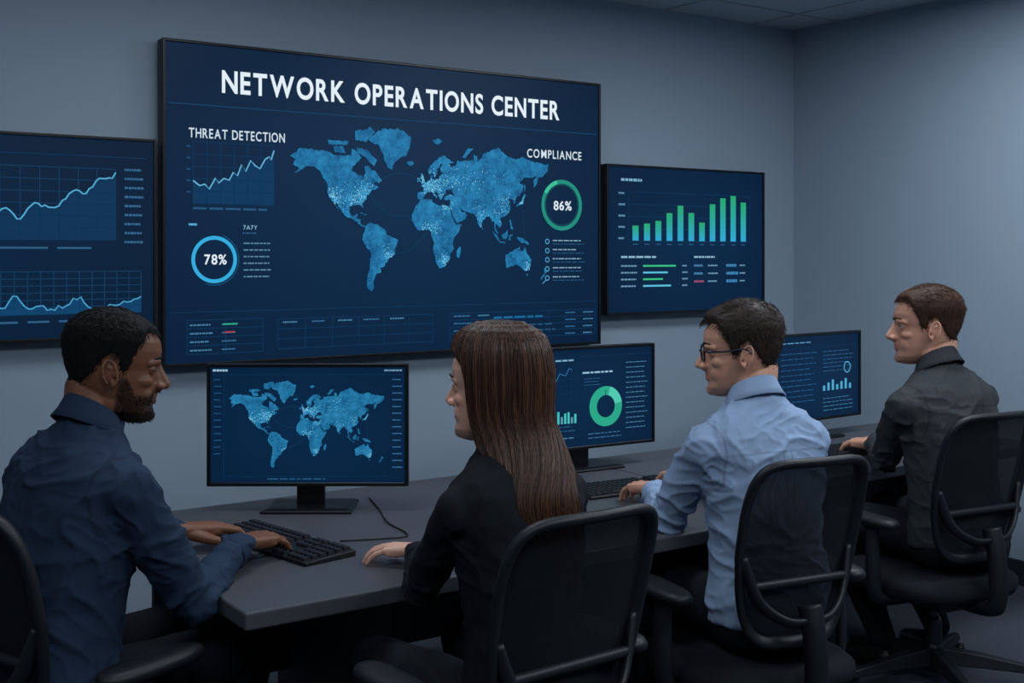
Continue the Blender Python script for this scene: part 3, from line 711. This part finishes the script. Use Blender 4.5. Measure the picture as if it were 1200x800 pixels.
        return ((1+r_)*mo, (1-r_)*mo, (1-r_)*mo)
    setcol(me, cf); finish('head', me, skin, e)
    eye = MB(); iris = MB(); lid = MB(); brow = MB(); lash = MB()
    for s_ in (-1, 1):
        c = Vector((s_*.032, .0695, .112)); eye.ell(c, (.0125, .0125, .0125), M, 20)
        iris.ell(c+Vector((0, .0098, 0)), (.0055, .0036, .0055), M, 14)
        for sgn, ang in ((1, 24-lids*50), (-1, -14)):
            rr = []
            RX = Matrix.Rotation(radians(ang), 3, 'X')
            for i in range(8):
                th = (pi/2)*(i/7)*.98; rr.append([c+RX @ Vector((.0140*cos(th)*cos(2*pi*j/20), .0140*cos(th)*sin(2*pi*j/20), sgn*(.0140*sin(th)))) for j in range(20)])
            lid.loft(rr, cap=False, M=M)
            if sgn > 0: lash.tube([c+RX @ Vector((.0146*cos(a_), .0150*sin(a_), -.0004)) for a_ in [radians(25+130*q_/12) for q_ in range(13)]], .0009, 6, M=M)
        brow.chain([(s_*.014, .0955, .132), (s_*.030, .0915, .1375), (s_*.046, .078, .135)], [.0024, .0032, .0018], M, 8)
    meshobj('eyeballs', eye, m_eye, e); meshobj('irises', iris, m_iris, e); meshobj('eyelashes', lash, m_iris, e)
    o = meshobj('eyelids', lid, skin, e); setcol(o.data, lambda c: (.95, .90, .88)); meshobj('eyebrows', brow, hair, e)
    base = MB(); skull(base); base.cap((0, -.03, -.06), (0, -.032, .055), .056, .054, 24); base.cap((0, -.04, -.05), (0, -.046, .06), .046, .046, 24)
    bvh = BVHTree.FromPolygons(base.v, base.f)
    b2 = MB(); head_parts(b2, None, fem); bvh2 = BVHTree.FromPolygons(b2.v, b2.f)
    C0 = Vector((0, -.005, .125))
    def hit(d, bv=None):
        r = (bv or bvh).ray_cast(C0+d*.35, -d); return r[0], r[1]
    if not fem:
        n1, n2 = 110, 70; rings = []
        for i in range(1, n2):
            ph = -pi/2*.80+(pi*.90)*i/n2; ring = []
            for j in range(n1):
                t = 2*pi*j/n1; d = Vector((cos(ph)*sin(t), cos(ph)*cos(t), sin(ph))); p, nr_ = hit(d)
                az = math.degrees(math.atan2(abs(p.x), p.y+.005)); ln_ = lerpt(MENLINE, az)[0]+noise.noise(p*90)*.005
                k_ = sstep((p.z-ln_)/.020); top_ = sstep((p.z-.14)/.06)
                th = hairthk[0]+(hairthk[1]-hairthk[0])*top_+(hairthk[1]*.45*sstep((p.y-.02)/.06)*top_)
                th *= .25+.75*sstep((p.z-.05)/.06)
                th *= 1+.35*mess*noise.noise(Vector((p.x*38, p.y*14, p.z*30))+Vector((seed, 0, 0)))
                deep = .045*sstep((ln_-p.z-.006)/.03)
                ring.append(p+d*(-.006-deep+(th+.006)*k_))
            rings.append(ring)
        mb = MB(); mb.loft(rings, M=M); meshobj('hair', mb, hair, e)
        R = random.Random(seed+5); lst = []
        while len(lst) < 3600:
            d = Vector((R.gauss(0, 1), R.gauss(0, 1), R.gauss(.35, 1))).normalized(); p, nr_ = hit(d)
            az = math.degrees(math.atan2(abs(p.x), p.y+.005))
            if p.z < lerpt(MENLINE, az)[0]+.006: continue
            top_ = sstep((p.z-.14)/.06); low_ = .3+.7*sstep((p.z-.05)/.06); L_ = ((hairthk[0]+(hairthk[1]-hairthk[0])*top_)*1.3+.003)*low_
            th = (hairthk[0]+(hairthk[1]-hairthk[0])*top_)*.8*low_
            cd = Vector((math.copysign(.25, p.x)+.35*top_, .75*top_-.35*(1-top_), -1*(1-top_)+.10)); cd = cd-d*cd.dot(d); cd = cd.normalized() if cd.length > .01 else Vector((0, 1, 0))
            p0 = p+d*th; w = Vector((R.gauss(0, .2), R.gauss(0, .2), R.gauss(0, .2)))*mess
            lst.append([M @ p0, M @ (p0+(cd+d*.15+w)*L_*.5), M @ (p0+(cd+d*.05+w)*L_)])
        strands('hair_strands', lst, .0009, hair, e)
    if beard:
        R = random.Random(77); lst = []; tries = 0
        while len(lst) < 1500 and tries < 40000:
            tries += 1
            d = Vector((R.gauss(0, .6), R.uniform(0, 1), R.uniform(-1.2, -.3))).normalized(); p, nr_ = hit(d, bvh2)
            if p is None: continue
            az = math.degrees(math.atan2(abs(p.x), p.y+.005))
            if p.z > lerpt(BEARD, az)[0] or az > 80 or p.y < 0: continue
            if p.y > .05 and (p.x/.023)**2+((p.z-.0495)/.009)**2 < 1: continue
            dn = (Vector((0, .15, -1))+d*.6+Vector((R.gauss(0, .3), R.gauss(0, .3), 0))).normalized()*.0035
            lst.append([M @ (p-d*.001), M @ (p+dn*.6+d*.0005), M @ (p+dn)])
        strands('beard_strands', lst, .0006, hair, e)
    if fem:
        RW = [(.256, .010, .012), (.252, .034, .045), (.240, .060, .076), (.220, .077, .096), (.19, .086, .108), (.15, .089, .113), (.11, .088, .112), (.07, .086, .109), (.03, .085, .106), (-.02, .088, .102), (-.07, .092, .098), (-.13, .094, .092), (-.19, .091, .085), (-.25, .082, .075), (-.30, .066, .062), (-.335, .046, .045)][::-1]
        ZK = .80
        # the hair hangs with gravity and lies over the back: below the chin it turns back
        # towards the shoulders and is carried out behind them
        def surf(t, z, off=0):
            zt = z if z > 0 else z/ZK
            w, d_ = lerpt(RW, zt)[:2]; cy = lerpt([(-.34, -.168), (-.25, -.158), (-.15, -.135), (-.07, -.096), (0, -.045), (.05, -.018), (.25, -.012)], zt)[0]
            rd = noise.noise(Vector((cos(t)*1.6, sin(t)*1.6, z*1.5)))*.008+noise.noise(Vector((cos(t)*7, sin(t)*7, z*2.5+3)))*.004+noise.noise(Vector((cos(t)*22, sin(t)*22, z*3+9)))*.0022
            if z < .0: d_ = d_*(1-min(1, -z/.15)*.50)
            x = (w+rd+off)*cos(t); y = cy+(d_+rd+off)*sin(t)
            clip = lerpt([(-.34, -.10), (-.15, -.085), (-.05, -.035), (.0, .010), (.06, .024), (.13, .034), (.165, .046), (.19, .072), (.205, .12)], zt)[0]
            if y > clip: y = clip+(y-clip)*.06
            x += .025*sstep(-z/.25)
            a = -radians(hyaw)*.85*sstep((.04-z)/.16)
            return Vector((x*cos(a)-y*sin(a), x*sin(a)+y*cos(a), z))
        ZE = -.334*ZK
        zs = [.256, .254, .250, .243]+[.235-(.235-ZE)*i/90 for i in range(91)]
        mb = MB(); mb.loft([[surf(2*pi*j/240, z) for j in range(240)] for z in zs], M=M)
        meshobj('long_hair', mb, hair, e)
        for gi, hm in enumerate((hair, hair2)):
            R = random.Random(3+gi); lst = []
            for i in range(1600 if gi == 0 else 1200):
                t = R.uniform(0, 2*pi) if i % 3 else R.uniform(pi, 2*pi); o_ = R.uniform(-.001, .003); z0 = R.choice([.252, .245, .235, R.uniform(.0, .22)]); z1 = R.uniform(ZE+.04, ZE-.035) if sin(t) < .2 else R.uniform(-.05, ZE)
                pts = []; ph_ = R.uniform(0, 6)
                for q in range(19):
                    z = z0+(z1-z0)*q/18; tt = t+.05*sin(q*.45+ph_)*(q/18); p = surf(tt, max(z, ZE), o_)
                    if z < ZE: p.z = z
                    pts.append(M @ p)
                lst.append(pts)
            strands('hair_strands', lst, .0008, hm, e)
    if glasses:
        mb = MB()
        for s_ in (-1, 1):
            pts = []
            for i in range(28):
                t = 2*pi*i/28; xx = math.copysign(abs(cos(t))**.6, cos(t)); zz = math.copysign(abs(sin(t))**.6, sin(t))
                x = s_*.034+xx*.026; pts.append(Vector((x, .103-abs(x)*.16, .111+zz*.019)))
            mb.tube(pts, .0024, 8, True, M=M)
            mb.tube(spline([(s_*.060, .092, .117), (s_*.074, .080, .118), (s_*.081, .04, .117), (s_*.083, -.008, .122), (s_*.083, -.026, .108)], 5), .0024, 8, M=M)
        mb.tube(spline([(-.009, .101, .114), (0, .106, .117), (.009, .101, .114)], 4), .0020, 8, M=M)
        meshobj('glasses_frame', mb, m_glass, e)
    return e
m_eye = mat('eye_white', (205, 205, 205), .3, namt=.02); m_iris = mat('eye_iris', (40, 28, 20), .2)
m_glass = mat('glasses_acetate', (16, 28, 50), .25, spec=.6)
sk_dark = mat('skin_deep', (118, 76, 55), .42, nscale=60, namt=.12, bscale=420, bstr=.25, attr=True, sss=.15)
sk_fair = mat('skin_fair', (206, 152, 128), .45, nscale=60, namt=.10, bscale=420, bstr=.22, attr=True, sss=.2)
sk_w = mat('skin_light', (218, 170, 148), .48, nscale=60, namt=.06, bscale=420, bstr=.12, attr=True, sss=.2)
h_black = mat('hair_black', (17, 15, 15), .7, nscale=90, namt=.3, bscale=300, bstr=.6, spec=.2)
h_brown = mat('hair_dark_brown', (46, 33, 27), .5, nscale=90, namt=.35, bscale=250, bstr=.5, spec=.3)
h_mid = mat('hair_brown', (64, 42, 30), .6, nscale=90, namt=.35, bscale=250, bstr=.5, spec=.2)
h_wom = mat('hair_chestnut', (54, 33, 25), .40, nscale=40, namt=.5, bscale=160, bstr=.5, spec=.45, stretch=(3, 3, .15))
hair2 = mat('hair_chestnut_light', (98, 64, 45), .40, nscale=40, namt=.4, spec=.5, stretch=(3, 3, .15))
c_navy = mat('shirt_navy', (38, 54, 76), .85, nscale=70, namt=.14, bscale=700, bstr=.35, spec=.2, attr=True)
c_blue = mat('shirt_light_blue', (138, 160, 190), .85, nscale=70, namt=.06, bscale=700, bstr=.25, spec=.2, attr=True)
c_char = mat('shirt_charcoal', (60, 63, 66), .95, nscale=150, namt=.25, bscale=600, bstr=.3, spec=.08, attr=True)
c_blk = mat('blazer_black', (20, 22, 28), .85, nscale=150, namt=.2, bscale=600, bstr=.3, spec=.2, attr=True)
t_dark = mat('trouser_wool', (24, 26, 32), .9, nscale=150, namt=.2, bscale=400, bstr=.2, spec=.15)
m_shoe = mat('shoe_leather', (22, 20, 20), .4, spec=.5)

def place(hip, yaw, d=.03, dx=0):
    a = radians(yaw); return (hip[0]-sin(a)*d+cos(a)*dx, hip[1]+cos(a)*d+sin(a)*dx)
h = (.635, 2.69); person('seated_man', h, -72, 1.02, 8, hyaw=-30, hpitch=-6, hs=1.06, wl=(1.02, 2.97, .80), wr=(1.10, 2.75, .80), hyl=-12, hyr=12, cloth=c_navy, skin=sk_dark, hair=h_black, trousers=t_dark, hairthk=(.002, .006), beard=True, lids=.55, shoe=m_shoe, seed=1, lip=(.85, .6, .6), mess=.5)
chair(*place(h, -68), -68, 20, bw=.19)
h = (1.45, 2.04); person('seated_woman', h, 2, .965, 5, hyaw=30, hpitch=0, hs=1.06, wl=(1.45, 2.50, .785), wr=(1.66, 2.50, .785), hyl=28, hyr=8, cloth=c_blk, skin=sk_w, hair=h_wom, trousers=t_dark, fem=True, shoe=m_shoe, collar=False, seed=2, curl=.75, lip=(.9, .5, .5), wrk=.010)
chair(*place(h, 2, .015, -.03), 2, 40, bw=.175)
h = (2.36, 2.20); person('seated_man', h, -10, 1.0, 5, hyaw=56, hpitch=-3, hs=1.06, wl=(2.37, 2.68, .80), wr=(2.64, 2.76, .80), hyl=-6, hyr=14, cloth=c_blue, skin=sk_fair, hair=h_brown, trousers=t_dark, hairthk=(.006, .016), stubble=.30, glasses=True, shoe=m_shoe, seed=3, mess=.6)
chair(*place(h, -10, .0, -.06), -10, 5, bw=.165)
h = (3.49, 2.41); person('seated_man', h, -6, 1.02, 6, hyaw=50, hpitch=0, hs=1.11, wl=(3.64, 2.86, .80), wr=(3.82, 2.87, .80), hyl=0, hyr=8, cloth=c_char, skin=sk_fair, hair=h_mid, trousers=t_dark, hairthk=(.004, .011), stubble=.15, shoe=m_shoe, seed=4, feet=.20, mess=.5)
chair(*place(h, -8, .02, -.09), -8, 30, bw=.18)

# ------------------------------------------------------------------ camera
cam = bpy.data.cameras.new('camera'); co = bpy.data.objects.new('camera', cam); COL.objects.link(co)
co.location = (0, 0, 1.5); co.rotation_euler = (pi/2, 0, radians(-34.7)); cam.sensor_width = 36; cam.lens = 41.49; cam.shift_y = -100/1200
scene.camera = co
w = bpy.data.worlds.new('world'); scene.world = w; w.use_nodes = True; w.node_tree.nodes['Background'].inputs[0].default_value = (.05, .07, .1, 1)
